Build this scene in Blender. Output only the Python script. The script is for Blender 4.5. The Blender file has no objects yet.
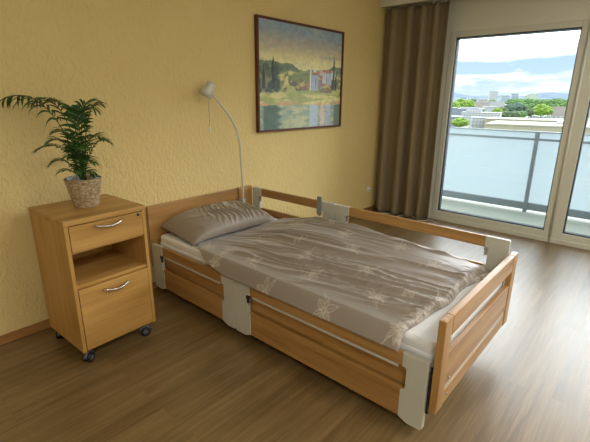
import bpy, bmesh, math, random
import numpy as np
from mathutils import Vector, Matrix, noise
R = math.radians
random.seed(7)
SC = bpy.context.scene
COL = SC.collection

# ------------------------------------------------------------------ camera numbers (metres)
F_PX = 412.23; YAW = -0.8494; PITCH = -0.2927; ROLL = 0.0077
CAM = Vector((-4.6208, -2.6311, 1.3778))
FW = Vector((-math.cos(PITCH)*math.sin(YAW), math.cos(PITCH)*math.cos(YAW), math.sin(PITCH)))
RT0 = Vector((math.cos(YAW), math.sin(YAW), 0)); UP0 = RT0.cross(FW)
RT = math.cos(ROLL)*RT0 + math.sin(ROLL)*UP0
UP = math.cos(ROLL)*UP0 - math.sin(ROLL)*RT0

# ------------------------------------------------------------------ material helpers
def new_mat(name):
    m = bpy.data.materials.new(name); m.use_nodes = True
    nt = m.node_tree; b = nt.nodes['Principled BSDF']
    return m, nt, b
def N(nt, typ, **kw):
    n = nt.nodes.new(typ)
    for k, v in kw.items():
        if k.startswith('i_'): n.inputs[k[2:].replace('_', ' ')].default_value = v
        else: setattr(n, k, v)
    return n
def ramp(nt, stops, interp='LINEAR'):
    r = nt.nodes.new('ShaderNodeValToRGB'); e = r.color_ramp.elements
    r.color_ramp.interpolation = interp
    e[0].position, e[0].color = stops[0][0], (*stops[0][1], 1)
    e[1].position, e[1].color = stops[-1][0], (*stops[-1][1], 1)
    for p, c in stops[1:-1]:
        x = e.new(p); x.color = (*c, 1)
    return r
def lin(r, g, b):
    f = lambda c: (c/255/12.92) if c/255 <= .04045 else ((c/255+.055)/1.055)**2.4
    return (f(r), f(g), f(b))
def plain(name, col, rough=.5, metal=0, bump=0, bscale=200, var=.0, vscale=8, spec=.5, sheen=0):
    m, nt, b = new_mat(name)
    b.inputs['Base Color'].default_value = (*col, 1)
    b.inputs['Roughness'].default_value = rough
    b.inputs['Metallic'].default_value = metal
    b.inputs['Specular IOR Level'].default_value = spec
    if sheen: b.inputs['Sheen Weight'].default_value = sheen
    tc = N(nt, 'ShaderNodeTexCoord')
    if var:
        n = N(nt, 'ShaderNodeTexNoise', i_Scale=vscale, i_Detail=4.0)
        nt.links.new(tc.outputs['Object'], n.inputs['Vector'])
        r = ramp(nt, [(.3, tuple(c*(1-var) for c in col)), (.7, tuple(min(1, c*(1+var)) for c in col))])
        nt.links.new(n.outputs['Fac'], r.inputs['Fac']); nt.links.new(r.outputs['Color'], b.inputs['Base Color'])
    if bump:
        n = N(nt, 'ShaderNodeTexNoise', i_Scale=bscale, i_Detail=3.0)
        nt.links.new(tc.outputs['Object'], n.inputs['Vector'])
        bp = N(nt, 'ShaderNodeBump', i_Strength=bump, i_Distance=.002)
        nt.links.new(n.outputs['Fac'], bp.inputs['Height']); nt.links.new(bp.outputs['Normal'], b.inputs['Normal'])
    return m
def wood(name, axis, dark, mid, light, rough=.38, scale=1.0):
    """oak / beech veneer with the grain along the given axis"""
    m, nt, b = new_mat(name); L = nt.links
    tc = N(nt, 'ShaderNodeTexCoord'); mp = N(nt, 'ShaderNodeMapping')
    s = [14*scale]*3; s['XYZ'.index(axis)] = .9*scale
    mp.inputs['Scale'].default_value = s
    L.new(tc.outputs['Object'], mp.inputs['Vector'])
    n1 = N(nt, 'ShaderNodeTexNoise', i_Scale=1.0, i_Detail=5.0, i_Distortion=.6)
    L.new(mp.outputs['Vector'], n1.inputs['Vector'])
    mp2 = N(nt, 'ShaderNodeMapping'); s2 = [150*scale]*3; s2['XYZ'.index(axis)] = 5*scale
    mp2.inputs['Scale'].default_value = s2
    L.new(tc.outputs['Object'], mp2.inputs['Vector'])
    n2 = N(nt, 'ShaderNodeTexNoise', i_Scale=1.0, i_Detail=2.0)
    L.new(mp2.outputs['Vector'], n2.inputs['Vector'])
    mx = N(nt, 'ShaderNodeMath', operation='MULTIPLY_ADD'); mx.inputs[1].default_value = .3
    L.new(n2.outputs['Fac'], mx.inputs[0])
    m2 = N(nt, 'ShaderNodeMath', operation='MULTIPLY'); m2.inputs[1].default_value = .7
    L.new(n1.outputs['Fac'], m2.inputs[0]); L.new(m2.outputs[0], mx.inputs[2])
    r = ramp(nt, [(.33, dark), (.5, mid), (.68, light)])
    L.new(mx.outputs[0], r.inputs['Fac']); L.new(r.outputs['Color'], b.inputs['Base Color'])
    b.inputs['Roughness'].default_value = rough
    bp = N(nt, 'ShaderNodeBump', i_Strength=.06, i_Distance=.001)
    L.new(n2.outputs['Fac'], bp.inputs['Height']); L.new(bp.outputs['Normal'], b.inputs['Normal'])
    return m

BEECH = (lin(146, 105, 56), lin(174, 131, 76), lin(192, 149, 92))
OAK = (lin(164, 121, 60), lin(188, 144, 78), lin(204, 161, 95))
M = {}
for ax in 'XYZ':
    M['beech'+ax] = wood('beech_veneer_'+ax.lower(), ax, *BEECH)
    M['oak'+ax] = wood('oak_veneer_'+ax.lower(), ax, *OAK, rough=.42)
M['white_metal'] = plain('warm_white_coated_metal', lin(198, 198, 186), .42)
M['grey_plastic'] = plain('grey_plastic', lin(140, 145, 148), .45)
M['black'] = plain('black_rubber', lin(24, 25, 28), .5)
M['caster_grey'] = plain('caster_grey', lin(78, 84, 92), .35)
M['chrome'] = plain('brushed_chrome', lin(205, 205, 205), .25, 1.0)
M['dark_metal'] = plain('dark_steel', lin(52, 52, 54), .5, .4)
M['sheet'] = plain('white_cotton_sheet', lin(240, 242, 244), .85, bump=.15, bscale=60, sheen=.2)
M['lamp'] = plain('satin_aluminium', lin(205, 206, 198), .42, .2)
M['pole'] = plain('steel_tube', lin(206, 206, 202), .4, .3)
M['white_plastic'] = plain('white_plastic', lin(232, 230, 222), .4)
M['frame_paint'] = plain('cream_window_paint', lin(212, 213, 200), .45)
M['lintel'] = plain('cream_lintel_paint', lin(220, 221, 208), .6)
M['gasket'] = plain('dark_gasket', lin(52, 56, 60), .6)
M['off_white'] = plain('off_white_wall_paint', lin(232, 226, 210), .9, bump=.1, bscale=90)
M['ceiling'] = plain('white_ceiling_paint', lin(238, 236, 228), .95)
M['pic_frame'] = plain('mahogany_frame_wood', lin(92, 44, 26), .35, var=.2, vscale=30)
M['alu'] = plain('grey_balcony_aluminium', lin(112, 122, 128), .45, .2)
M['soil'] = plain('potting_soil', lin(40, 30, 22), .95, bump=.8, bscale=120, var=.4, vscale=90)
M['liner'] = plain('clear_pot_liner', lin(190, 195, 200), .2)
M['stem'] = plain('palm_stem', lin(64, 92, 40), .5, var=.2, vscale=40)
M['baseboard'] = wood('baseboard_wood', 'X', lin(130, 88, 44), lin(160, 112, 60), lin(176, 128, 74))
M['balcony'] = plain('balcony_concrete', lin(128, 132, 118), .7, var=.05, vscale=3)

def mat_wall():
    m, nt, b = new_mat('yellow_ingrain_wallpaper'); L = nt.links
    tc = N(nt, 'ShaderNodeTexCoord')
    mp = N(nt, 'ShaderNodeMapping'); mp.inputs['Scale'].default_value = (1, 1, .55)
    L.new(tc.outputs['Object'], mp.inputs['Vector'])
    n = N(nt, 'ShaderNodeTexNoise', i_Scale=44.0, i_Detail=2.5, i_Distortion=.8)
    L.new(mp.outputs['Vector'], n.inputs['Vector'])
    n2 = N(nt, 'ShaderNodeTexNoise', i_Scale=140.0, i_Detail=2.0)
    L.new(tc.outputs['Object'], n2.inputs['Vector'])
    ad = N(nt, 'ShaderNodeMath', operation='MULTIPLY_ADD'); ad.inputs[1].default_value = .3
    L.new(n2.outputs['Fac'], ad.inputs[0]); L.new(n.outputs['Fac'], ad.inputs[2])
    bp = N(nt, 'ShaderNodeBump', i_Strength=1.0, i_Distance=.012)
    L.new(ad.outputs[0], bp.inputs['Height']); L.new(bp.outputs['Normal'], b.inputs['Normal'])
    n3 = N(nt, 'ShaderNodeTexNoise', i_Scale=1.4, i_Detail=3.0)
    L.new(tc.outputs['Object'], n3.inputs['Vector'])
    r = ramp(nt, [(.3, lin(230, 205, 141)), (.7, lin(235, 212, 149))])
    L.new(n3.outputs['Fac'], r.inputs['Fac']); L.new(r.outputs['Color'], b.inputs['Base Color'])
    b.inputs['Roughness'].default_value = .8
    b.inputs['Specular IOR Level'].default_value = .3
    return m
M['wall'] = mat_wall()

def mat_floor():
    m, nt, b = new_mat('oak_laminate_planks'); L = nt.links
    tc = N(nt, 'ShaderNodeTexCoord')
    bt = N(nt, 'ShaderNodeTexBrick', offset=.37, i_Scale=1.0)
    bt.inputs['Brick Width'].default_value = 1.28; bt.inputs['Row Height'].default_value = .095
    bt.inputs['Mortar Size'].default_value = .0011; bt.inputs['Mortar Smooth'].default_value = .5
    bt.inputs['Color1'].default_value = (0, 0, 0, 1); bt.inputs['Color2'].default_value = (1, 1, 1, 1)
    bt.inputs['Mortar'].default_value = (.5, .5, .5, 1)
    L.new(tc.outputs['Object'], bt.inputs['Vector'])
    # grain, shifted per plank
    sh = N(nt, 'ShaderNodeVectorMath', operation='MULTIPLY_ADD')
    sh.inputs[1].default_value = (7.3, 3.1, 0)
    L.new(bt.outputs['Color'], sh.inputs[0]); L.new(tc.outputs['Object'], sh.inputs[2])
    mp = N(nt, 'ShaderNodeMapping'); mp.inputs['Scale'].default_value = (1.5, 26, 1)
    L.new(sh.outputs[0], mp.inputs['Vector'])
    n1 = N(nt, 'ShaderNodeTexNoise', i_Scale=1.0, i_Detail=5.0, i_Distortion=.7)
    L.new(mp.outputs['Vector'], n1.inputs['Vector'])
    mp2 = N(nt, 'ShaderNodeMapping'); mp2.inputs['Scale'].default_value = (5, 160, 1)
    L.new(sh.outputs[0], mp2.inputs['Vector'])
    n2 = N(nt, 'ShaderNodeTexNoise', i_Scale=1.0, i_Detail=3.0)
    L.new(mp2.outputs['Vector'], n2.inputs['Vector'])
    a = N(nt, 'ShaderNodeMath', operation='MULTIPLY'); a.inputs[1].default_value = .55
    L.new(n1.outputs['Fac'], a.inputs[0])
    c = N(nt, 'ShaderNodeMath', operation='MULTIPLY_ADD'); c.inputs[1].default_value = .35
    L.new(n2.outputs['Fac'], c.inputs[0]); L.new(a.outputs[0], c.inputs[2])
    sx = N(nt, 'ShaderNodeSeparateColor'); L.new(bt.outputs['Color'], sx.inputs[0])
    d = N(nt, 'ShaderNodeMath', operation='MULTIPLY_ADD'); d.inputs[1].default_value = .10
    L.new(sx.outputs[0], d.inputs[0]); L.new(c.outputs[0], d.inputs[2])
    r = ramp(nt, [(.34, lin(98, 77, 46)), (.48, lin(118, 95, 59)), (.64, lin(140, 116, 78))])
    L.new(d.outputs[0], r.inputs['Fac'])
    mx = N(nt, 'ShaderNodeMix', data_type='RGBA'); mx.inputs[7].default_value = (*lin(96, 72, 50), 1)
    fm = N(nt, 'ShaderNodeMath', operation='MULTIPLY'); fm.inputs[1].default_value = .5
    L.new(bt.outputs['Fac'], fm.inputs[0]); L.new(fm.outputs[0], mx.inputs[0])
    L.new(r.outputs['Color'], mx.inputs[6]); L.new(mx.outputs[2], b.inputs['Base Color'])
    rr = N(nt, 'ShaderNodeMapRange', i_From_Min=.3, i_From_Max=.7, i_To_Min=.30, i_To_Max=.38)
    L.new(n1.outputs['Fac'], rr.inputs['Value']); L.new(rr.outputs[0], b.inputs['Roughness'])
    bp = N(nt, 'ShaderNodeBump', i_Strength=.12, i_Distance=.001)
    L.new(n2.outputs['Fac'], bp.inputs['Height']); L.new(bp.outputs['Normal'], b.inputs['Normal'])
    b.inputs['Specular IOR Level'].default_value = .5
    b.inputs['Coat Weight'].default_value = .6; b.inputs['Coat Roughness'].default_value = .42; b.inputs['Coat IOR'].default_value = 1.55
    return m
M['floor'] = mat_floor()

def mat_attr(name, attr, rough, bump=0, bscale=300, sheen=0, spec=.5):
    m, nt, b = new_mat(name)
    a = N(nt, 'ShaderNodeAttribute', attribute_name=attr)
    nt.links.new(a.outputs['Color'], b.inputs['Base Color'])
    b.inputs['Roughness'].default_value = rough; b.inputs['Sheen Weight'].default_value = sheen
    b.inputs['Specular IOR Level'].default_value = spec
    if bump:
        tc = N(nt, 'ShaderNodeTexCoord'); n = N(nt, 'ShaderNodeTexNoise', i_Scale=bscale, i_Detail=3.0)
        nt.links.new(tc.outputs['Object'], n.inputs['Vector'])
        bp = N(nt, 'ShaderNodeBump', i_Strength=bump, i_Distance=.002)
        nt.links.new(n.outputs['Fac'], bp.inputs['Height']); nt.links.new(bp.outputs['Normal'], b.inputs['Normal'])
    return m
M['satin'] = mat_attr('taupe_printed_satin', 'print', .42, .15, 140, .25)
M['painting'] = mat_attr('painted_canvas', 'paint', .38, .3, 160)

def mat_curtain():
    m, nt, b = new_mat('khaki_curtain_cloth'); L = nt.links
    b.inputs['Base Color'].default_value = (*lin(134, 119, 90), 1)
    b.inputs['Roughness'].default_value = .8; b.inputs['Sheen Weight'].default_value = .2
    tc = N(nt, 'ShaderNodeTexCoord'); w = N(nt, 'ShaderNodeTexNoise', i_Scale=500.0)
    L.new(tc.outputs['Object'], w.inputs['Vector'])
    bp = N(nt, 'ShaderNodeBump', i_Strength=.15, i_Distance=.001)
    L.new(w.outputs['Fac'], bp.inputs['Height']); L.new(bp.outputs['Normal'], b.inputs['Normal'])
    return m
M['curtain'] = mat_curtain()

def mat_basket():
    m, nt, b = new_mat('woven_seagrass'); L = nt.links
    tc = N(nt, 'ShaderNodeTexCoord'); mp = N(nt, 'ShaderNodeMapping'); mp.inputs['Scale'].default_value = (1, 1, 2.2)
    L.new(tc.outputs['Object'], mp.inputs['Vector'])
    n = N(nt, 'ShaderNodeTexNoise', i_Scale=70.0, i_Detail=3.0, i_Distortion=.8)
    L.new(mp.outputs['Vector'], n.inputs['Vector'])
    r = ramp(nt, [(.3, lin(112, 92, 66)), (.5, lin(170, 148, 114)), (.7, lin(206, 188, 156))])
    L.new(n.outputs['Fac'], r.inputs['Fac']); L.new(r.outputs['Color'], b.inputs['Base Color'])
    b.inputs['Roughness'].default_value = .8
    bp = N(nt, 'ShaderNodeBump', i_Strength=.6, i_Distance=.004)
    L.new(n.outputs['Fac'], bp.inputs['Height']); L.new(bp.outputs['Normal'], b.inputs['Normal'])
    return m
M['basket'] = mat_basket()

def mat_leaf():
    m, nt, b = new_mat('palm_leaf'); L = nt.links
    tc = N(nt, 'ShaderNodeTexCoord'); n = N(nt, 'ShaderNodeTexNoise', i_Scale=14.0, i_Detail=2.0)
    L.new(tc.outputs['Object'], n.inputs['Vector'])
    r = ramp(nt, [(.35, lin(26, 62, 26)), (.65, lin(66, 110, 44))])
    L.new(n.outputs['Fac'], r.inputs['Fac']); L.new(r.outputs['Color'], b.inputs['Base Color'])
    b.inputs['Roughness'].default_value = .4
    return m
M['leaf'] = mat_leaf()

def mat_glass():
    m, nt, b = new_mat('clear_window_glass'); L = nt.links
    nt.nodes.remove(b); out = nt.nodes['Material Output']
    t = N(nt, 'ShaderNodeBsdfTransparent'); t.inputs['Color'].default_value = (.97, .985, .985, 1)
    g = N(nt, 'ShaderNodeBsdfGlossy'); g.inputs['Roughness'].default_value = .02
    f = N(nt, 'ShaderNodeFresnel'); f.inputs['IOR'].default_value = 1.3
    mx = N(nt, 'ShaderNodeMixShader')
    L.new(f.outputs[0], mx.inputs[0]); L.new(t.outputs[0], mx.inputs[1]); L.new(g.outputs[0], mx.inputs[2])
    L.new(mx.outputs[0], out.inputs['Surface'])
    return m
M['glass'] = mat_glass()
def mat_frosted():
    m, nt, b = new_mat('frosted_balcony_glass'); L = nt.links
    nt.nodes.remove(b); out = nt.nodes['Material Output']
    tl = N(nt, 'ShaderNodeBsdfTranslucent'); tl.inputs['Color'].default_value = (*lin(166, 176, 180), 1)
    df = N(nt, 'ShaderNodeBsdfDiffuse'); df.inputs['Color'].default_value = (*lin(166, 176, 180), 1)
    tp = N(nt, 'ShaderNodeBsdfTransparent'); tp.inputs['Color'].default_value = (1, 1, 1, 1)
    a = N(nt, 'ShaderNodeMixShader'); a.inputs[0].default_value = .30
    L.new(tl.outputs[0], a.inputs[1]); L.new(df.outputs[0], a.inputs[2])
    c = N(nt, 'ShaderNodeMixShader'); c.inputs[0].default_value = .22
    L.new(a.outputs[0], c.inputs[1]); L.new(tp.outputs[0], c.inputs[2]); L.new(c.outputs[0], out.inputs['Surface'])
    return m
M['frosted'] = mat_frosted()

# ------------------------------------------------------------------ mesh helpers
class MB:
    def __init__(s): s.v = []; s.f = []; s.sm = []
    def add(s, vs, fs, smooth=False):
        o = len(s.v); s.v += [tuple(v) for v in vs]
        for f in fs: s.f.append([i+o for i in f]); s.sm.append(smooth)
        return s
    def box(s, x0, x1, y0, y1, z0, z1):
        x0, x1 = sorted((x0, x1)); y0, y1 = sorted((y0, y1)); z0, z1 = sorted((z0, z1))
        v = [(x, y, z) for z in (z0, z1) for y in (y0, y1) for x in (x0, x1)]
        return s.add(v, [(0, 2, 3, 1), (4, 5, 7, 6), (0, 1, 5, 4), (2, 6, 7, 3), (0, 4, 6, 2), (1, 3, 7, 5)])
    def prism(s, poly, axis, a, b):
        """poly: 2-D outline in the two other axes (order xyz without axis), extruded along axis"""
        def P(p, t):
            q = list(p); q.insert('xyz'.index(axis), t); return q
        n = len(poly); v = [P(p, a) for p in poly] + [P(p, b) for p in poly]
        f = [list(range(n))[::-1], list(range(n, 2*n))] + [(i, (i+1) % n, n+(i+1) % n, n+i) for i in range(n)]
        return s.add(v, f)
    def tube(s, pts, r, seg=10, caps=True):
        pts = [Vector(p) for p in pts]; n = len(pts)
        rs = r if isinstance(r, (list, tuple)) else [r]*n
        rings = []; up = None
        for i, p in enumerate(pts):
            t = (pts[min(i+1, n-1)] - pts[max(i-1, 0)]).normalized()
            if up is None: up = Vector((0, 0, 1)) if abs(t.z) < .9 else Vector((1, 0, 0))
            a = t.cross(up).normalized(); up = a.cross(t).normalized()
            rings.append([p + (a*math.cos(2*math.pi*k/seg) + up*math.sin(2*math.pi*k/seg))*rs[i] for k in range(seg)])
        v = [q for ring in rings for q in ring]; f = []
        for i in range(n-1):
            for k in range(seg):
                f.append((i*seg+k, i*seg+(k+1) % seg, (i+1)*seg+(k+1) % seg, (i+1)*seg+k))
        s.add(v, f, True)
        if caps: o = len(s.v)-len(v); s.f += [[o+k for k in range(seg)][::-1], [o+(n-1)*seg+k for k in range(seg)]]; s.sm += [False, False]
        return s
    def lathe(s, prof, c=(0, 0, 0), seg=40, rot=None, closed=False):
        """prof: (r, z) pairs; rot: Matrix to orient the local z axis"""
        v = []; c = Vector(c)
        for r, z in prof:
            for k in range(seg):
                p = Vector((r*math.cos(2*math.pi*k/seg), r*math.sin(2*math.pi*k/seg), z))
                if rot: p = rot @ p
                v.append(c+p)
        n = len(prof); f = []
        for i in range(n-1 if not closed else n):
            j = (i+1) % n
            for k in range(seg): f.append((i*seg+k, i*seg+(k+1) % seg, j*seg+(k+1) % seg, j*seg+k))
        return s.add(v, f, True)
    def grid(s, rows, smooth=True, wrap=False):
        n = len(rows); m = len(rows[0]); v = [q for r in rows for q in r]; f = []
        for i in range(n-1):
            for j in range(m if wrap else m-1):
                f.append((i*m+j, i*m+(j+1) % m, (i+1)*m+(j+1) % m, (i+1)*m+j))
        return s.add(v, f, smooth)
    def build(s, name, mat, parent=None, bevel=0, fix=True, local=False, seg=2):
        """vertices are world positions unless local; the parent sits unrotated when they are"""
        me = bpy.data.meshes.new(name)
        off = Vector((0, 0, 0))
        if parent is not None and not local: off = world_loc(parent)
        me.from_pydata([tuple(Vector(v)-off) for v in s.v], [], s.f)
        me.polygons.foreach_set('use_smooth', s.sm)
        if fix:
            bm = bmesh.new(); bm.from_mesh(me); bmesh.ops.recalc_face_normals(bm, faces=bm.faces); bm.to_mesh(me); bm.free()
        me.materials.append(mat)
        o = bpy.data.objects.new(name, me); COL.objects.link(o)
        if parent is not None: o.parent = parent
        if bevel:
            m = o.modifiers.new('bevel', 'BEVEL'); m.width = bevel; m.segments = seg; m.limit_method = 'ANGLE'; m.angle_limit = R(40)
        return o
def world_loc(o):
    p = Vector(o.location)
    while o.parent: o = o.parent; p += Vector(o.location)
    return p
def tag(o, label=None, cat=None, group=None, kind=None):
    if label: o['label'] = label
    if cat: o['category'] = cat
    if group: o['group'] = group
    if kind: o['kind'] = kind
    return o
def thing(name, loc, label, cat, group=None, rz=0):
    o = bpy.data.objects.new(name, None); COL.objects.link(o)
    o.location = loc; o.rotation_euler.z = rz; o.empty_display_size = .1
    return tag(o, label, cat, group)
def copy_part(o, parent, dloc=(0, 0, 0), rz=0):
    c = o.copy(); COL.objects.link(c); c.parent = parent
    c.location = Vector(o.location) + Vector(dloc)
    if rz: c.rotation_euler.z += rz
    for ch in [x for x in COL.objects if x.parent == o]:
        d = ch.copy(); COL.objects.link(d); d.parent = c
    return c
def structure(o): return tag(o, kind='structure')
def origin_to(o, p):
    """move an object's origin to world point p without moving its mesh"""
    d = Vector(p) - Vector(o.location); o.data.transform(Matrix.Translation(-d)); o.location = Vector(o.location)+d
    return o

# ------------------------------------------------------------------ the room
X0, X1, Y0, Y1, H = -6.2, 0.0, -4.4, 0.0, 2.5
structure(MB().box(X0-.1, X1+.02, Y0-.1, .1, -.1, 0).build('floor', M['floor']))
structure(MB().box(X0-.1, .12, 0, .12, -.0, H).build('wall_back', M['wall']))
structure(MB().box(X0-.1, X0, Y0, 0, 0, H).build('wall_left', M['off_white']))
structure(MB().box(X0-.1, .12, Y0-.1, Y0, 0, H).build('wall_front', M['off_white']))
structure(MB().box(X0-.1, .12, Y0-.1, .12, H, H+.15).build('ceiling', M['ceiling']))
WE = -3.98            # far end of the window band
w = MB(); w.box(0, .12, -.73, 0, 0, H); w.box(0, .12, Y0, WE, 0, H); w.box(0, .12, WE, -.73, 2.04, H)
structure(w.build('wall_right', M['lintel']))
structure(MB().box(-4.9, -.0, -.013, 0, 0, .055).build('baseboard_back', M['baseboard'], bevel=.003))
structure(MB().box(-6.2, -5.0, -.013, 0, 0, .055).build('baseboard_back', M['baseboard'], bevel=.003)) if False else None
structure(MB().box(-.24, -.215, Y0+.002, -.001, 2.326, H-.001).build('trim_1', M['lintel'], bevel=.003))   # curtain pelmet
# windows: frame, seal, pane
def window(name, y0, y1, fl, fr):
    """glass from y0 (left) to y1; the frame reaches fl / fr beyond"""
    z0, z1 = .1086, 1.985
    f = MB()
    poly = lambda a, b, c, d: f.box(-.0, .09, a, b, c, d)
    poly(y0+fl, y0, 0.0, 2.04); poly(y1, y1-fr, 0.0, 2.04); poly(y0, y1, 0.0, z0); poly(y0, y1, z1, 2.04)
    # outer fixed frame step
    f.box(-.014, .0, y0+fl, y1-fr, 0.0, .045)
    o = f.build(name, M['frame_paint'], bevel=.004); origin_to(o, (.04, (y0+y1)/2, 0)); structure(o)
    g = MB(); t = .009
    g.box(.020, .091, y0, y0-t, z0, z1); g.box(.020, .091, y1+t, y1, z0, z1); g.box(.020, .091, y0-t, y1+t, z0, z0+t); g.box(.020, .091, y0-t, y1+t, z1-t, z1)
    g.build('gasket', M['gasket'], o)
    MB().box(.030, .044, y0-t, y1+t, z0+t, z1-t).build('pane', M['glass'], o)
    MB().box(.092, .12, y0+fl, y1-fr, 1.972, 2.03).build('shutter_slat', M['grey_plastic'], o, bevel=.004)
    return o
window('window_1', -.789, -1.90, .055, .062)
window('window_2', -2.06, -3.90, .095, .08)
structure(MB().tube([(-.005, -1.9635, .002), (-.005, -1.9635, 2.04)], .012, 10).build('trim_2', M['frame_paint']))

# balcony
structure(MB().box(.125, 1.42, -4.6, .9, -.16, -.03).build('floor_balcony', M['balcony']))
rail = thing('balcony_railing', (1.25, -1.8, -.03), 'grey metal balcony railing with frosted glass panels outside the window', 'railing')
BY = [.85, -.30, -1.45, -2.60, -3.75, -4.55]
MB().box(1.235, 1.275, BY[0], BY[-1], .0, .09).build('bottom_rail', M['alu'], rail, .003)
MB().box(1.235, 1.265, BY[0], BY[-1], .88, .905).build('middle_rail', M['alu'], rail, .003)
MB().box(1.23, 1.27, BY[0], BY[-1], .975, .99).build('top_rail', M['alu'], rail, .003)
for y in BY:
    MB().box(1.222, 1.258, y-.022, y+.022, -.03, .975).build('post', M['alu'], rail, .003)
for a, b in zip(BY[:-1], BY[1:]):
    MB().box(1.262, 1.270, a-.002, b+.002, .02, .978).build('glass_panel', M['frosted'], rail)

# ------------------------------------------------------------------ curtain
cu = thing('curtain', (-.13, -.4, 0), 'khaki brown floor-length pleated curtain beside the window', 'curtain')
def curtain():
    rows = []; nz = 50; nu = 260
    for i in range(nz+1):
        t = i/nz; z = .012 + t*(2.318-.012); row = []
        for j in range(nu+1):
            s = j/nu
            sw = s + .012*math.sin(s*9+t*2.0)*(1-t)
            ph = sw*2*math.pi*4.6 + .55*math.sin(sw*7+1.0) + .25*math.sin(t*3+s*5)
            amp = (.050 + .016*math.sin(s*11+2)) * (1-.35*t)
            d = amp*(math.sin(ph) + .22*math.sin(2*ph+.8+t)) + .010*noise.noise(Vector((s*9, t*2.0, 3)))
            y = -.035 - s*(.725-.01*t) + .016*math.sin(2*ph)*.6
            x = -.165 + .055*s + d
            x = min(x, -.014)
            row.append((x, y, z))
        rows.append(row)
    return rows
c = MB().grid(curtain()).build('curtain_cloth', M['curtain'], cu, fix=False)
m = c.modifiers.new('cloth', 'SOLIDIFY'); m.thickness = .002
MB().box(-.15, -.11, -2.4, -.01, 2.40, 2.415).build('curtain_rail', M['white_plastic'], cu, .002)
for k in range(6):
    y = -.07 - .125*k
    MB().tube([(-.13, y, 2.40), (-.13, y, 2.35), (-.145, y-.004, 2.33), (-.13, y, 2.315)], .004, 6).build('hook', M['white_plastic'], cu)

# socket and cord
so = thing('wall_socket', (-.262, -.001, .29), 'small white wall socket low on the yellow wall beside the curtain', 'socket')
MB().box(-.295, -.235, -.012, 0, .255, .325).build('cover_plate', M['white_plastic'], so, .003)
MB().lathe([(.0, 0), (.018, 0), (.018, .022), (0, .022)], (-.262, -.010, .29), 20, Matrix.Rotation(R(90), 3, 'X')).build('plug', M['white_plastic'], so)

# ------------------------------------------------------------------ painting on the wall
px0, px1, pz0, pz1 = -2.143, -.943, 1.0816, 1.9984
pw = thing('framed_painting', ((px0+px1)/2, 0, pz0), 'large landscape painting in a thin dark red-brown frame', 'painting')
fr = MB(); t = .018
outer = [(px0, pz0), (px1, pz0), (px1, pz1), (px0, pz1)]; inner = [(px0+t, pz0+t), (px1-t, pz0+t), (px1-t, pz1-t), (px0+t, pz1-t)]
v = [(a, -.036, b) for a, b in outer] + [(a, -.036, b) for a, b in inner] + [(a, -.002, b) for a, b in outer] + [(a, -.010, b) for a, b in inner]
f = []
for i in range(4):
    j = (i+1) % 4
    f += [(i, j, 4+j, 4+i), (i, 8+i, 8+j, j), (4+i, 4+j, 12+j, 12+i), (8+i, 12+i, 12+j, 8+j)]
fr.add(v, f).build('frame', M['pic_frame'], pw, .002)
def sstep(a, b, x):
    t = np.clip((x-a)/(b-a), 0, 1); return t*t*(3-2*t)
def vnoise(seed):
    rng = np.random.default_rng(seed); g = rng.random((64, 64))
    def fn(x, y):
        x = np.asarray(x, float); y = np.asarray(y, float)
        xi = np.floor(x).astype(int); yi = np.floor(y).astype(int); fx = x-xi; fy = y-yi
        fx = fx*fx*(3-2*fx); fy = fy*fy*(3-2*fy)
        G = lambda i, j: g[i % 64, j % 64]
        return (G(xi, yi)*(1-fx)*(1-fy)+G(xi+1, yi)*fx*(1-fy)+G(xi, yi+1)*(1-fx)*fy+G(xi+1, yi+1)*fx*fy)
    return fn
def fbm(seed, x, y, o=4):
    s = 0; a = .5; tot = 0
    for k in range(o): s = s + a*vnoise(seed+k)(x*2**k+17*k, y*2**k+5*k); tot += a; a *= .5
    return s/tot
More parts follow.
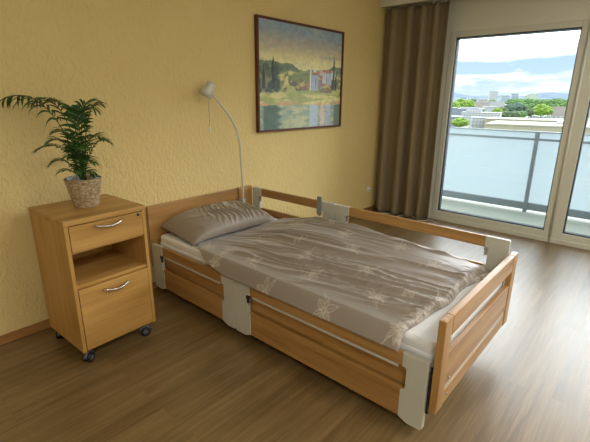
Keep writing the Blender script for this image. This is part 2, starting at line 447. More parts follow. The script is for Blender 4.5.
def paint(s, t):
    """s across, t up; returns sRGB 0..255: lake, banks, village and hills under a pale sky"""
    def mix(c, col, m): return c*(1-m[..., None]) + np.array(col, float)*m[..., None]
    n1 = fbm(3, s*9, t*7); n2 = fbm(9, s*30, t*26); n3 = fbm(21, s*6, t*22)
    s2 = s + (n1-.5)*.03; t2 = t + (n1-.5)*.035 + (n2-.5)*.02
    c = np.zeros(s.shape+(3,)) + np.array((122, 142, 158.))
    c = mix(c, (160, 152, 140), sstep(.95, .82, t2)); c = mix(c, (196, 186, 138), sstep(.85, .70, t2)); c = mix(c, (216, 208, 150), sstep(.74, .64, t2))
    c = mix(c, (146, 160, 150), sstep(.5, .75, n3)*.6*sstep(.6, .7, t))
    hill = .615 + .03*np.sin(s*7+.5) + .012*np.sin(s*23)
    c = mix(c, (98, 116, 88), sstep(hill+.004, hill-.004, t2))
    c = mix(c, (128, 138, 84), sstep(.585+.02*np.sin(s*9+2), .575+.02*np.sin(s*9+2), t2))
    c = mix(c, (196, 188, 118), sstep(.54, .53, t2+.03*np.sin(s*13)))
    c = mix(c, (110, 122, 72), sstep(.55, .62, n1)*sstep(.57, .54, t2))
    c = mix(c, (168, 172, 98), sstep(.45, .42, t2+.05*np.sin(s*6+1)))
    c = mix(c, (84, 82, 66), sstep(.52, .60, fbm(33, s*14, t*16))*sstep(.30, .34, t2)*sstep(.50, .46, t2)*sstep(.2, .3, s))
    c = mix(c, (166, 96, 60), sstep(.56, .64, fbm(41, s*16, t*18))*sstep(.38, .42, t2)*sstep(.6, .55, t2)*sstep(.38, .5, s)*sstep(.97, .9, s)*.85)
    left = sstep(.25, .21, s2+.03*np.sin(t*40))*sstep(.34, .36, t2)*sstep(.62, .60, t2+.025*np.sin(s*60))
    c = mix(c, (56, 70, 66), left*(.55+.45*sstep(.42, .55, fbm(91, s*26, t*12))))
    def rect(c, a, b, u, v, col, e=.006):
        return mix(c, col, sstep(a, a+e, s2*.5+s*.5)*sstep(b, b-e, s2*.5+s*.5)*sstep(u, u+e, t2*.5+t*.5)*sstep(v, v-e, t2*.5+t*.5))
    for a, b, u, v, col in ((.53, .60, .40, .48, (150, 120, 96)), (.62, .66, .55, .60, (206, 204, 206)), (.70, .76, .54, .60, (196, 176, 170)), (.86, .92, .50, .60, (206, 210, 214)), (.70, .88, .36, .42, (120, 112, 84)), (.60, .69, .38, .545, (150, 168, 190)), (.575, .60, .38, .60, (214, 212, 206)), (.69, .74, .40, .50, (130, 120, 130)), (.74, .80, .46, .58, (186, 190, 204)),
                            (.80, .87, .44, .57, (160, 176, 196)), (.62, .70, .545, .575, (172, 92, 66)), (.74, .88, .575, .605, (176, 100, 72)), (.70, .75, .50, .53, (188, 104, 70)),
                            (.83, .86, .40, .46, (190, 120, 80)), (.645, .66, .43, .50, (92, 96, 120)), (.77, .78, .5, .54, (96, 96, 120))):
        c = rect(c, a, b, u, v, col)
    for cx, tp, wd in ((.15, .70, .016), (.895, .77, .017), (.05, .62, .02), (.93, .6, .02)):
        c = mix(c, (42, 54, 50), sstep(wd*1.0, wd*.5, np.abs(s2-cx)/(np.clip((tp-t)/.12, .02, 1)))*sstep(tp, tp-.01, t)*sstep(.38, .40, t))
    c = mix(c, (150, 160, 92), sstep(.36, .33, t2+.04*np.sin(s*5+2)))
    c = mix(c, (204, 196, 130), sstep(.5, .62, fbm(51, s*5, t*28))*sstep(.37, .34, t2))
    c = mix(c, (198, 158, 116), sstep(.272, .258, t2+.006*np.sin(s*18))*sstep(.45, .6, fbm(61, s*8, t*10)))
    wat = sstep(.238, .226, t+.004*np.sin(s*30))
    wc = np.zeros(s.shape+(3,)) + np.array((132, 154, 138.))
    wc = mix(wc, (176, 182, 146), sstep(.45, .65, fbm(71, s*9, t*30)))
    wc = mix(wc, (70, 98, 88), sstep(.26, .18, s+.02*np.sin(t*90))*sstep(.03, .06, s))
    wc = mix(wc, (170, 190, 206), sstep(.57, .59, s)*sstep(.70, .68, s+.008*np.sin(t*120)))
    wc = mix(wc, (200, 184, 176), sstep(.71, .73, s)*sstep(.79, .77, s+.008*np.sin(t*130)))
    wc = mix(wc, (160, 176, 190), sstep(.79, .80, s)*sstep(.88, .86, s+.008*np.sin(t*130)))
    wc = mix(wc, (92, 110, 96), sstep(.90, .93, s))
    c = c*(1-wat[..., None]) + wc*wat[..., None]
    c = c*(1+.16*(n2-.5)[..., None]) + (fbm(81, s*40, t*40)-.5)[..., None]*26
    return np.clip(c*1.02+26, 0, 255)
def s2l(c):
    c = c/255.; return np.where(c <= .04045, c/12.92, ((c+.055)/1.055)**2.4)
def set_attr(me, name, rgb):
    at = me.color_attributes.new(name, 'FLOAT_COLOR', 'POINT')
    a = np.ones((len(me.vertices), 4), np.float32); a[:, :3] = rgb.reshape(-1, 3); at.data.foreach_set('color', a.ravel())
ns, nt_ = 260, 200
S, T = np.meshgrid(np.linspace(0, 1, ns), np.linspace(0, 1, nt_))
xa, xb, za, zb = px0+t, px1-t, pz0+t, pz1-t
rows = [[(xa+(xb-xa)*S[i, j], -.020-.0015*math.sin(7*S[i, j]), za+(zb-za)*T[i, j]) for j in range(ns)] for i in range(nt_)]
cv = MB().grid(rows).build('canvas', M['painting'], pw, fix=False)
set_attr(cv.data, 'paint', s2l(paint(S, T)))
MB().box(xa, xb, -.014, -.006, za, zb).build('backing_board', M['soil'], pw)

# ------------------------------------------------------------------ the nightstand
NX, NY, NR, NW, ND, NZ0, NZ1 = -3.9639, -.1469, .0399, .429, .4255, .0785, .8003
ni = thing('bedside_cabinet', (NX, NY, 0), 'oak bedside cabinet on casters with a drawer, open niche and door', 'cabinet', rz=NR)
# local: x right, y from 0 (wall side) to -ND (front)
b = MB(); T1 = .019
for xa_ in (0, NW-T1): MB().box(xa_, xa_+T1, -ND+.001, 0, NZ0, NZ1-.028).build('side_panel', M['oakZ'], ni, .0015, local=True)
MB().box(-.003, NW+.003, -ND-.004, .003, NZ1-.028, NZ1).build('top_panel', M['oakX'], ni, .004, local=True)
MB().box(T1, NW-T1, -.03, -.018, NZ0, NZ1-.028).build('back_panel', M['oakZ'], ni, local=True)
MB().box(T1, NW-T1, -ND+.012, -.03, .436, .454).build('shelf', M['oakX'], ni, .001, local=True)
MB().box(T1, NW-T1, -ND+.012, -.03, .625, .637).build('drawer_divider', M['oakX'], ni, .001, local=True)
MB().box(T1, NW-T1, -ND+.02, -.03, NZ0, NZ0+.018).build('bottom_panel', M['oakX'], ni, local=True)
def bow(zc, uc, w):
    pts = []
    for k in range(17):
        a = k/16; u = uc - w/2 + w*a
        pts.append((u, -ND - .004 - .026*math.sin(math.pi*a)**.75, zc - .010*math.sin(math.pi*a)))
    return MB().tube(pts, [.0050+.0018*math.sin(math.pi*k/16) for k in range(17)], 8)
dr = MB().box(T1+.0025, NW-T1-.0025, -ND-.001, -ND+.018, .637, .768).build('drawer', M['oakX'], ni, .0015, local=True)
hd = bow(.749, .215, .145).build('handle', M['chrome'], dr, local=True)
lk = MB().lathe([(0, 0), (.008, 0), (.008, .003), (0, .003)], (.385, -ND-.0005, .756), 16, Matrix.Rotation(R(90), 3, 'X')).build('lock', M['black'], dr, local=True)
do = MB().box(T1+.0025, NW-T1-.0025, -ND-.001, -ND+.018, .086, .433).build('door', M['oakX'], ni, .0015, local=True)
bow(.397, .213, .142).build('handle', M['chrome'], do, local=True)
def caster(parent, x, y, rz, z_top, r=.027, name='caster'):
    f = MB(); c_, s_ = math.cos(rz), math.sin(rz)
    def P(a, b_, z): return (x+c_*a-s_*b_, y+s_*a+c_*b_, z)
    rot = Matrix.Rotation(rz, 3, 'Z') @ Matrix.Rotation(R(90), 3, 'X')
    for d in (-.013, .013):
        cc = P(0, d, r+.0005)
        f.lathe([(.004, -.007), (r*.8, -.0075), (r, -.005), (r, .005), (r*.8, .0075), (.004, .007)], cc, 24, rot)
    w_ = f.build(name, M['black'], parent, local=True)
    g = MB()
    for d in (-.022, .022):
        g.lathe([(0, -.002), (r*.55, -.002), (r*.6, .0), (r*.55, .002), (0, .002)], P(0, d, r), 20, rot)
    g.tube([P(.012, 0, r+.01), P(.012, 0, z_top)], .006, 10)
    pts = []
    for k in range(9):
        a = math.pi*(.0+k/8*.95); pts.append(P(math.cos(a)*(r+.003), 0, r+math.sin(a)*(r+.003)))
    g.tube(pts, .009, 8)
    g.build('caster_hub', M['caster_grey'], w_, local=True)
    return w_
for (x, y, rz) in ((.035, -ND+.035, .5), (NW-.055, -ND+.035, -.4), (.035, -.045, .8), (NW-.035, -.045, 0)):
    caster(ni, x, y, rz, NZ0)

# ------------------------------------------------------------------ potted palm
pc = Vector((-3.735, -.335, NZ1))
pl = thing('potted_palm', pc, 'leafy green parlour palm in a woven seagrass basket pot', 'potted plant')
prof = []
Hp, rb, rt = .150, .060, .091
for k in range(61):
    a = k/60; r_ = rb + (rt-rb)*a**.9 + .0022*math.sin(a*Hp/.0125*2*math.pi); prof.append((r_, Hp*a))
prof = [(0, .0005), (rb-.006, .0005)] + prof + [(rt+.002, Hp+.003), (rt-.003, Hp+.005), (rt-.008, Hp), (rt-.016, Hp-.05)]
MB().lathe(prof, pc, 56).build('basket', M['basket'], pl)
rows = []
for i in range(4):
    z = pc.z + Hp - .035 + i*.0135
    rows.append([(pc.x+math.cos(a)*(rt-.012+.003*math.sin(7*a+i)+i*.001), pc.y+math.sin(a)*(rt-.012+.003*math.sin(7*a+i)+i*.001), z+.003*math.sin(5*a)*(i == 3)) for a in [2*math.pi*k/60 for k in range(60)]])
MB().grid(rows, wrap=True).build('liner', M['liner'], pl)
MB().lathe([(0, .004), (.04, .003), (.07, 0), (.078, -.002)], pc+Vector((0, 0, Hp-.03)), 30).build('soil', M['soil'], pl)
A = Vector((RT0.x, RT0.y, 0)); Bv = Vector((FW.x, FW.y, 0)).normalized()   # across / away directions used to lay the fronds out
def bez(P, t):
    n = len(P)-1; q = Vector((0, 0, 0))
    for i, p in enumerate(P): q += math.comb(n, i)*t**i*(1-t)**(n-i)*p
    return q
def frond(ctrl, L, n=13, bare=.35, droop=.5, width=.0105, seed=0):
    rnd = random.Random(seed)
    P = [pc + Vector((0, 0, Hp-.03)) + A*a + Bv*b_ + Vector((0, 0, z)) for a, b_, z in ctrl]
    mb = MB(); stem = [bez(P, k/18) for k in range(19)]
    mb2 = MB().tube(stem, [.0032-.0022*k/18 for k in range(19)], 6)
    for i in range(n):
        t = bare + (1-bare)*(i+.4)/n
        p = bez(P, t); tg = (bez(P, min(1, t+.02)) - bez(P, t-.02)).normalized()
        side = tg.cross(Vector((0, 0, 1)))
        if side.length < .2: side = A.copy()
        side.normalize(); upn = side.cross(tg).normalized()
        env = math.sin(math.pi*min(1, .22+.78*(i+1)/n*.86))**.6
        for sg in (-1, 1):
            l = L*env*(.9+.2*rnd.random()); ang = R(52 - 26*i/n + rnd.uniform(-7, 7))
            d = (tg*math.cos(ang) + side*sg*math.sin(ang) + upn*.16).normalized()
            nrm = d.cross(tg).normalized()
            wd = d.cross(upn).normalized()
            rows = []
            q = p.copy(); dd = d.copy(); K = 7
            for k in range(K+1):
                a = k/K; w_ = width*(math.sin(math.pi*(a*.86+.1))**.8)*.5
                if k == K: w_ = .0004
                rows.append([q - wd*w_ + upn*w_*.35, q, q + wd*w_ + upn*w_*.35])
                dd = (dd + Vector((0, 0, -1))*droop*(.12+.30*a)).normalized(); q = q + dd*(l/K)
            mb.grid(rows)
    # terminal leaflet pair closes the frond
    o = mb2.build('frond', M['stem'], pl, fix=False)
    lf = mb.build('leaflets', M['leaf'], o, fix=False, local=True)
    lf.data.transform(Matrix.Translation(-pc))
    return o
FR = [  # (across, away, up) control points, leaflet length
    ([(-.01, 0, 0), (-.02, -.01, .22), (-.09, -.03, .40), (-.21, -.03, .43), (-.333, -.02, .385)], .125, 11, .40, 1.15, .0135),
    ([(-.0, .01, 0), (-.02, .03, .22), (-.07, .05, .38), (-.15, .05, .425), (-.235, .05, .365)], .085, 12, .42, .6, .011),
    ([(.0, 0, 0), (.0, .02, .22), (-.01, .03, .33), (-.05, .01, .40), (-.12, -.02, .37)], .085, 12, .4, .6, .011),
    ([(.01, 0, 0), (.02, .0, .2), (.03, -.01, .34), (.07, -.02, .42), (.125, -.03, .34)], .085, 13, .4, .6, .011),
    ([(.01, .01, 0), (.01, .04, .2), (.03, .06, .32), (.06, .08, .37), (.10, .08, .36)], .08, 12, .4, .6, .011),
    ([(.01, -.01, 0), (.02, -.02, .12), (.05, -.03, .22), (.10, -.05, .28), (.155, -.06, .235)], .07, 11, .4, .5, .010),
    ([(-.01, 0, 0), (-.01, -.02, .12), (-.03, -.04, .2), (-.10, -.06, .23), (-.185, -.07, .175)], .07, 11, .42, .5, .010),
    ([(0, -.01, 0), (0, -.03, .08), (.03, -.06, .15), (.07, -.08, .16), (.115, -.09, .12)], .065, 10, .3, .5, .010),
    ([(0, -.01, 0), (-.01, -.03, .08), (-.03, -.06, .14), (-.07, -.08, .15), (-.11, -.09, .11)], .065, 10, .3, .5, .010),
    ([(0, 0, 0), (0, -.01, .1), (.0, -.03, .2), (.01, -.06, .26), (.02, -.11, .26)], .07, 11, .3, .5, .010),
    ([(0, 0, 0), (.0, .01, .15), (-.02, .0, .25), (-.05, -.02, .28), (-.09, -.04, .26)], .075, 12, .3, .5, .010),
    ([(0, 0, 0), (.01, 0, .1), (.01, -.02, .16), (.0, -.06, .18), (-.01, -.11, .15)], .065, 10, .3, .5, .010),
    ([(0, 0, 0), (.01, .03, .1), (.04, .05, .2), (.08, .07, .24), (.13, .08, .2)], .07, 11, .35, .5, .010),
    ([(0, 0, 0), (-.01, .03, .1), (-.03, .05, .18), (-.06, .08, .2), (-.10, .10, .17)], .07, 11, .35, .5, .010),
    ([(0, 0, 0), (.0, .0, .18), (.01, .0, .3), (.03, -.02, .34), (.06, -.06, .33)], .08, 12, .35, .5, .011),
    ([(0, 0, 0), (.0, -.02, .05), (.04, -.05, .09), (.07, -.07, .09), (.10, -.08, .06)], .055, 9, .3, .5, .009),
    ([(0, 0, 0), (.0, -.02, .05), (-.03, -.05, .09), (-.05, -.07, .09), (-.08, -.08, .07)], .055, 9, .3, .5, .009),
]
FR += [([(0, 0, 0), (.02, -.01, .16), (.03, .0, .30), (.0, .02, .36), (-.04, .05, .35)], .085, 12, .35, .5, .011),
       ([(0, 0, 0), (.0, -.03, .12), (.03, -.05, .22), (.06, -.08, .24), (.09, -.12, .20)], .07, 11, .3, .5, .010),
       ([(0, 0, 0), (-.01, -.03, .12), (-.02, -.05, .22), (-.05, -.07, .25), (-.09, -.11, .22)], .07, 11, .3, .5, .010),
       ([(0, 0, 0), (.01, -.02, .07), (.02, -.05, .12), (.04, -.09, .12), (.05, -.13, .08)], .06, 10, .3, .5, .009)]
FR = [([(a, b_, z*(1.13 if c_[-1][2] > .3 else 1.05)) for a, b_, z in c_], L_*1.12, int(n_*1.05), bare*.95, dr_, w_*1.05) for c_, L_, n_, bare, dr_, w_ in FR]
for i, (c_, L_, n_, bare, dr_, w_) in enumerate(FR): frond(c_, L_, n_, bare, dr_, w_, i)

# ------------------------------------------------------------------ the bed
XN, XF, YH, YF = -3.2254, -2.2440, -.04, -2.16
bed = thing('care_bed', ((XN+XF)/2, -1.1, 0), 'low beech care bed with white metal corners and split side rails', 'bed')
ZR0, ZR1 = .046, .376             # lowered rail; the far one is raised by DZ
DZ = .257
# headboard
MB().box(XN, -2.40, YH+.0, -.016, .20, .6397).build('headboard', M['beechX'], bed, .005)
hp = MB(); hp.box(-2.40, -2.36, YH-.012, -.016, .12, .643); hp.box(-2.36, XF, YH-.004, -.016, .12, .643)
hp.build('headboard_post', M['beechZ'], bed, .004)
# footboard with two slots
fb = MB(); ya, yb_ = YF, YF+.031; zf0, zf1 = .157, .578
xs = (XN, -3.152, -2.318, XF)
for k in (0, 2): MB().box(xs[k], xs[k+1], ya, yb_, zf0, zf1).build('footboard_upright', M['beechZ'], bed, .005)
fb = MB(); fb.box(xs[1], xs[2], ya+.0, yb_, .488, zf1); o = fb.build('footboard_top_bar', M['beechX'], bed, .004)
fb = MB(); fb.box(xs[1], xs[2], ya+.004, yb_-.004, .250, .404); fb.box(xs[1], xs[2], ya+.004, yb_-.004, zf0, .226); fp = fb.build('footboard_panel', M['beechX'], bed, .003)
MB().box(xs[1], xs[2], ya+.008, yb_-.008, .226, .250).build('inlay_strip', M['white_metal'], fp)
for x, z in ((-3.115, .275), (-3.115, .195), (-2.355, .275), (-2.355, .195)):
    MB().lathe([(0, 0), (.006, 0), (.005, .003), (0, .004)], (x, ya+.003, z), 12, Matrix.Rotation(R(90), 3, 'X')).build('bolt', M['chrome'], fp)
# side rails
def cap_poly(y0, y1, inner, z0, z1, g0, g1):
    """end cap outline (y, z); inner = the y facing the wooden bars (y0 or y1); notch between g0 and g1"""
    o_ = y0 if inner == y1 else y1; d = 1 if inner > o_ else -1
    nt = .020*d; ch = .018
    pts = [(o_, z0+.012), (o_+d*.008, z0)]
    pts += [(inner-d*.042, z0), (inner-d*.004, z0+.016), (inner, z0+.024), (inner, g0-.012), (inner-d*.008, g0-.004), (inner-nt, g0)]
    pts += [(inner-nt, g1-.006), (inner-nt+d*.006, g1), (inner, g1), (inner, z1), (o_+d*.004, z1), (o_, z1-.004)]
    return pts
def side_rail(y_head, y_foot, ch, cf, side, latch):
    """y_head > y_foot: outer ends of the two caps; ch, cf the caps' widths; side -1 near (lowered) / +1 far (raised)"""
    dz = DZ if side > 0 else 0
    xo = XN if side < 0 else XF+.018; xi = XN+.026 if side < 0 else XF-.008
    out = -1 if side < 0 else 1
    z0, z1 = ZR0+dz, ZR1+dz; g0, g1 = .207+dz, .310+dz
    a, b_ = y_head-ch, y_foot+cf
    wd = MB(); e = .003*out
    wd.box(xo-e, xi+e, a+.012, b_-.012, g1, z1-.001); wd.box(xo-e, xi+e, a+.012, b_-.012, z0+.016, g0)
    r_ = wd.build('side_rail', M['beechY'], bed, .004)
    for (p, q, inner) in ((y_head, a, a), (y_foot, b_, b_)):
        c_ = MB().prism(cap_poly(p, q, inner, z0, z1, g0, g1), 'x', xo, xi).build('end_cap', M['white_metal'], r_, .003)
    if side < 0:
        MB().box(xo-e*.2, xo+.012, a-.018, b_+.018, g1-.011, g1).build('trim_strip', M['white_metal'], r_, .001)
    for y, s_ in latch:
        l = MB(); xl = xo-.006*0 if side < 0 else xi
        l.box(xl-.005, xl+.005, y-.008, y+.008, g1-.045, g1-.006); l.box(xl-.008, xl+.006, y-.013, y+.010, g1-.016, g1+.002)
        l.build('latch', M['dark_metal' if side < 0 else 'chrome'], r_, .002)
    return r_
side_rail(-.052, -.935, .130, .115, -1, [(-.172, 1)])
side_rail(-.938, -2.112, .132, .112, -1, [(-1.058, 1)])
side_rail(-.055, -.929, .108, .128, 1, [(-.152, 1)])
side_rail(-.933, -2.112, .122, .128, 1, [(-1.045, 1), (-1.995, 1)])
# locking tab on the far rail, head half
t_ = MB(); t_.prism([(-.770, .660), (-.776, .668), (-.808, .668), (-.814, .660), (-.814, .535), (-.800, .520), (-.784, .520), (-.770, .535)], 'x', XF-.016, XF-.007)
t_.build('release_lever', M['grey_plastic'], bed, .003)
# mattress base and chassis
MB().box(-3.190, -2.285, -.06, -2.105, .150, .292).build('bed_frame', M['beechY'], bed, .004)
ch = MB()
for x in (-3.05, -2.42): ch.box(x-.025, x+.025, -.25, -1.95, .075, .125)
for y in (-.22, -1.98): ch.box(-3.10, -2.37, y-.025, y+.025, .075, .15)
for y in (-.45, -1.75): ch.box(-2.95, -2.52, y-.02, y+.02, .10, .15)
ch.box(-2.9, -2.57, -.9, -1.2, .07, .15)
ch.build('chassis', M['dark_metal'], bed, .004)
for x in (XN+.040, XF-.040):
    for y in (-.085, -2.105):
        MB().box(x-.025, x+.020, y-.018, y+.018, .13, .33).build('corner_bracket', M['dark_metal'], bed, .002)
wloc = Vector(bed.location)
for (x, y, rz) in ((-3.10, -.27, .6), (-3.10, -1.97, -1.2), (-2.37, -.24, .2), (-2.37, -1.97, .9)):
    caster(bed, x-wloc.x, y-wloc.y, rz, .08, .034, 'caster')
hs = MB().tube([(-3.16, -.16, .08), (-3.17, -.20, .052), (-3.16, -.27, .045), (-3.12, -.33, .055), (-3.06, -.36, .08)], .004, 8)
hs.build('motor_cable', M['grey_plastic'], bed)

# mattress (soft box with rounded edges)
def soft_box(x0, x1, y0, y1, z0, z1, r, n=6, seam=None):
    rows = []
    cx, cy, = (x0+x1)/2, (y0+y1)/2
    prof = []
    for k in range(n+1):
        a = -math.pi/2 + (math.pi/2)*k/n; prof.append((r-r*math.cos(a), z0+r+r*math.sin(a)))
    for k in range(n+1):
        a = (math.pi/2)*k/n; prof.append((r-r*math.cos(a), z1-r+r*math.sin(a)))
    m = 8; hx, hy = (x1-x0)/2, (y1-y0)/2; R_ = .032
    loop = []
    for q, (sx, sy) in enumerate(((1, 1), (-1, 1), (-1, -1), (1, -1))):
        for k in range(m+1):
            a = math.pi/2*q + math.pi/2*k/m; loop.append(((hx-R_)*sx, (hy-R_)*sy, math.cos(a), math.sin(a)))
    # straight sides get extra points so that they can sag a little
    full = []
    for i in range(len(loop)):
        a, b_ = loop[i], loop[(i+1) % len(loop)]; full.append(a)
        if (a[0], a[1]) != (b_[0], b_[1]):
            for k in range(1, 24): full.append(tuple(a[j]+(b_[j]-a[j])*k/24 for j in range(4)))
    for ins, z in prof:
        rows.append([(cx+l[0]+l[2]*(R_-ins), cy+l[1]+l[3]*(R_-ins), z + .003*noise.noise(Vector((l[0]*6, l[1]*6, z*20)))) for l in full])
    mb = MB().grid(rows, wrap=True)
    mm = len(full); mb.f += [list(range(mm))[::-1], [len(mb.v)-mm+k for k in range(mm)]]; mb.sm += [False, False]
    return mb
mt = thing('mattress', (-2.73, -1.1, .292), 'white sheeted mattress showing at the foot and head of the bed', 'mattress')
soft_box(-3.178, -2.288, -2.124, -.062, .292, .385, .022).build('mattress_core', M['sheet'], mt)
soft_box(-3.172, -2.290, -2.121, -.066, .372, .430, .020).build('mattress_topper', M['sheet'], mt)

# printed lily pattern, drawn as thin lines (distance to strokes) on the cloth
def strokes(cx, cy, r, rot, rnd):
    seg = []
    for k in range(6):
        a = rot + k*math.pi/3 + rnd.uniform(-.15, .15); L_ = r*(.8+.35*rnd.random()); wd = .17+.05*rnd.random()
        for sg in (-1, 0, 1):
            pts = []
            for q in range(9):
                u = q/8; off = sg*wd*L_*math.sin(math.pi*u**.8)+.12*L_*u*u*math.sin(k*2.4)
                d = .10*r + (L_*.95)*u*(.72 if sg == 0 else 1)
                pts.append((cx+math.cos(a)*d-math.sin(a)*off, cy+math.sin(a)*d+math.cos(a)*off))
            seg += list(zip(pts[:-1], pts[1:]))
    for k in range(2):   # stem and bud
        a = rot+.5+k*2.9; p = (cx, cy); pts = [p]
        for q in range(7):
            a += rnd.uniform(-.2, .25); p = (p[0]+math.cos(a)*r*.26, p[1]+math.sin(a)*r*.26); pts.append(p)
        seg += list(zip(pts[3:-1], pts[4:]))
    return seg
def line_print(X, Y, flowers, seed, w=.0016):
    rnd = random.Random(seed); D = np.full(X.shape, 9.)
    for cx, cy, r in flowers:
        msk = (np.abs(X-cx) < 2.1*r) & (np.abs(Y-cy) < 2.1*r)
        if not msk.any(): continue
        x = X[msk]; y = Y[msk]; d = D[msk]
        for (a, b_), (c_, e) in strokes(cx, cy, r, rnd.uniform(0, 6), rnd):
            vx, vy = c_-a, e-b_; l2 = vx*vx+vy*vy+1e-12
            tt = np.clip(((x-a)*vx+(y-b_)*vy)/l2, 0, 1); d = np.minimum(d, np.hypot(x-a-tt*vx, y-b_-tt*vy))
        D[msk] = d
    return 1 - sstep(w*.7, w*2.0, D)
TAUPE = s2l(np.array((143., 132., 121.))); LINE = s2l(np.array((214., 206., 192.)))

def interp(x, xs, ys): return np.interp(x, xs, ys)
# duvet: u across (0 near .. 1 far), v along (0 head .. 1 foot)
def duvet():
    nu, nv = 236, 372
    U, V = np.meshgrid(np.linspace(0, 1, nu), np.linspace(0, 1, nv))
    yh_ = -.455 - .015*np.sin(U*5) - .05*U; yf_ = -1.99 - .045*U**2 + .012*np.sin(U*9+.5) + .004*np.sin(U*23)
    # rounded near head corner
    corner = .27*(1-np.sqrt(np.clip(1-(np.clip(.30-V, 0, .30)/.30)**2, 0, 1)))
    xn = -3.242 + corner*.62
    xf_ = np.interp(V, [0, .08, .3, .6, .9, 1], [-2.33, -2.30, -2.285, -2.285, -2.283, -2.30])
    X = xn + (xf_-xn)*U; Y = yh_ + (yf_-yh_)*V
    # body height: far side puffs up, near side lies flat
    far = sstep(.05, .85, U)
    hv = np.interp(V, [0, .10, .25, .45, .7, .9, 1], [.008, .034, .084, .088, .058, .034, .022])
    Z = .440 + hv*far + .008
    w1 = fbm(101, X*5.5+Y*.5, Y*1.3+3, 3); 
    # folds mostly along the bed, fanning out from the far foot corner
    dx, dy = X+2.35, Y+2.25
    ang = np.arctan2(dx, -dy*-1+.0)            # angle around the far foot corner
    rad = np.hypot(dx, dy)
    wob = fbm(111, X*4, Y*2.2, 3)*2-1
    def ridge(p, k): return (1-np.abs(2*(p-np.floor(p))-1))**k
    w2 = fbm(112, X*1.6+2, Y*1.1, 2)*2-1
    al = X*.965 + Y*.17 + .05*w2; ac = Y*.985 - X*.17        # across and along the folds
    wob = fbm(113, al*6, ac*1.6, 3)*2-1
    f1 = al*11 + wob*1.2; f2 = al*21 + wob*1.6 + 2.2*w1; f3 = al*6.5 + .9*wob
    def patch(seed, a, b_): return sstep(a, b_, fbm(seed, al*6, ac*1.5, 3))
    m1 = patch(121, .42, .60); m2 = patch(131, .44, .60); m3 = patch(141, .38, .58)
    flat = sstep(.10, .24, U + .10*(fbm(151, X*3, Y*3, 2)-.5))*(.35+.65*sstep(.03, .25, V))
    D = (.0125*ridge(f1, 3.0)*m1 + .0095*ridge(f2, 2.6)*m2 + .014*ridge(f3, 3.2)*m3)*flat
    D += .003*(fbm(161, al*20, ac*5, 3)-.5)*flat*2
    # short creases running off the folds near the foot of the near side
    cr = X*9 + Y*15 + wob*1.5
    D += .0045*ridge(cr, 2.5)*sstep(.5, .62, fbm(165, X*6, Y*4, 2))*sstep(.16, .26, U)*sstep(.6, .45, U)*sstep(.35, .5, V)
    # crumpled hem along the foot
    hem = sstep(.93, .975, V)
    D += hem*(.010*(fbm(171, X*34, Y*22, 3)-.40) + .003*np.sin(math.pi*np.clip((V-.955)/.045, 0, 1)))
    Z = Z + D
    # near edge folds over the mattress edge down onto the rail
    over = np.clip((-3.168-X)/.074, 0, 1)
    Z = np.where(X < -3.168, Z*(1-over**1.6) + (.3795)*(over**1.6), Z)
    # borders round off down to the mattress
    def edge(d, r): q = np.clip(1-d/r, 0, 1); return 1-np.sqrt(1-q*q*.999)
    zb_ = .4345
    e = np.maximum(edge((1-V)*1.57, .030), edge(V*1.57, .022)); e = np.maximum(e, edge((1-U)*.94, .035))
    # head near corner: rounding across the border as well
    Z = np.where(X >= -3.168, Z*(1-e) + zb_*e, Z)
    Z = np.where((X < -3.168) & (e > 0), np.minimum(Z, Z*(1-e)+(.3795+.055*np.clip((X+3.242)/.074, 0, 1))*e), Z)
    return X, Y, Z
X_, Y_, Z_ = duvet()
fl = []
def on_plane(u, v, z):
    d = FW*F_PX + RT*(u-295) - UP*(v-221); t = (z-CAM.z)/d.z; return CAM + d*t
for u, v, z, r in ((208.5, 245, .46, .055), (214, 258, .45, .06), (259, 241, .48, .06), (253, 260, .46, .06), (264, 283, .44, .068), (298, 223, .52, .06), (300, 241, .50, .055),
                   (308, 254, .49, .06), (312, 275, .46, .06), (324, 307, .43, .068), (333, 223, .53, .05), (344, 234, .53, .06), (353, 250, .50, .06), (367, 271, .48, .06),
                   (378, 298, .46, .06), (400, 248, .50, .06), (397, 332, .43, .05), (410, 293, .47, .055), (432, 268, .47, .06), (228, 250, .46, .05), (440, 300, .46, .055), (420, 318, .45, .05)):
    p = on_plane(u, v, z); fl.append((p.x, p.y, r*.88))
pr = line_print(X_, Y_, fl, 5, .00125)
pr = np.maximum(pr, sstep(.982, .988, np.linspace(0, 1, Y_.shape[0]))[:, None]*sstep(.50, .60, fbm(181, X_*60, Y_*60, 2))*.8)
tone = 1 + .06*(fbm(191, X_*3, Y_*3, 2)-.5)
rgb = TAUPE[None, None]*tone[..., None]*(1-pr[..., None]*.62) + LINE[None, None]*pr[..., None]*.62
rows = np.stack([X_, Y_, Z_], -1).tolist()
dv = MB().grid(rows).build('duvet', M['satin'], None, fix=False)
set_attr(dv.data, 'print', rgb)
m = dv.modifiers.new('thick', 'SOLIDIFY'); m.thickness = .006; m.offset = 0
origin_to(dv, (-2.76, -1.2, .432))
tag(dv, 'wrinkled taupe duvet with white lily line print spread over the bed', 'duvet')

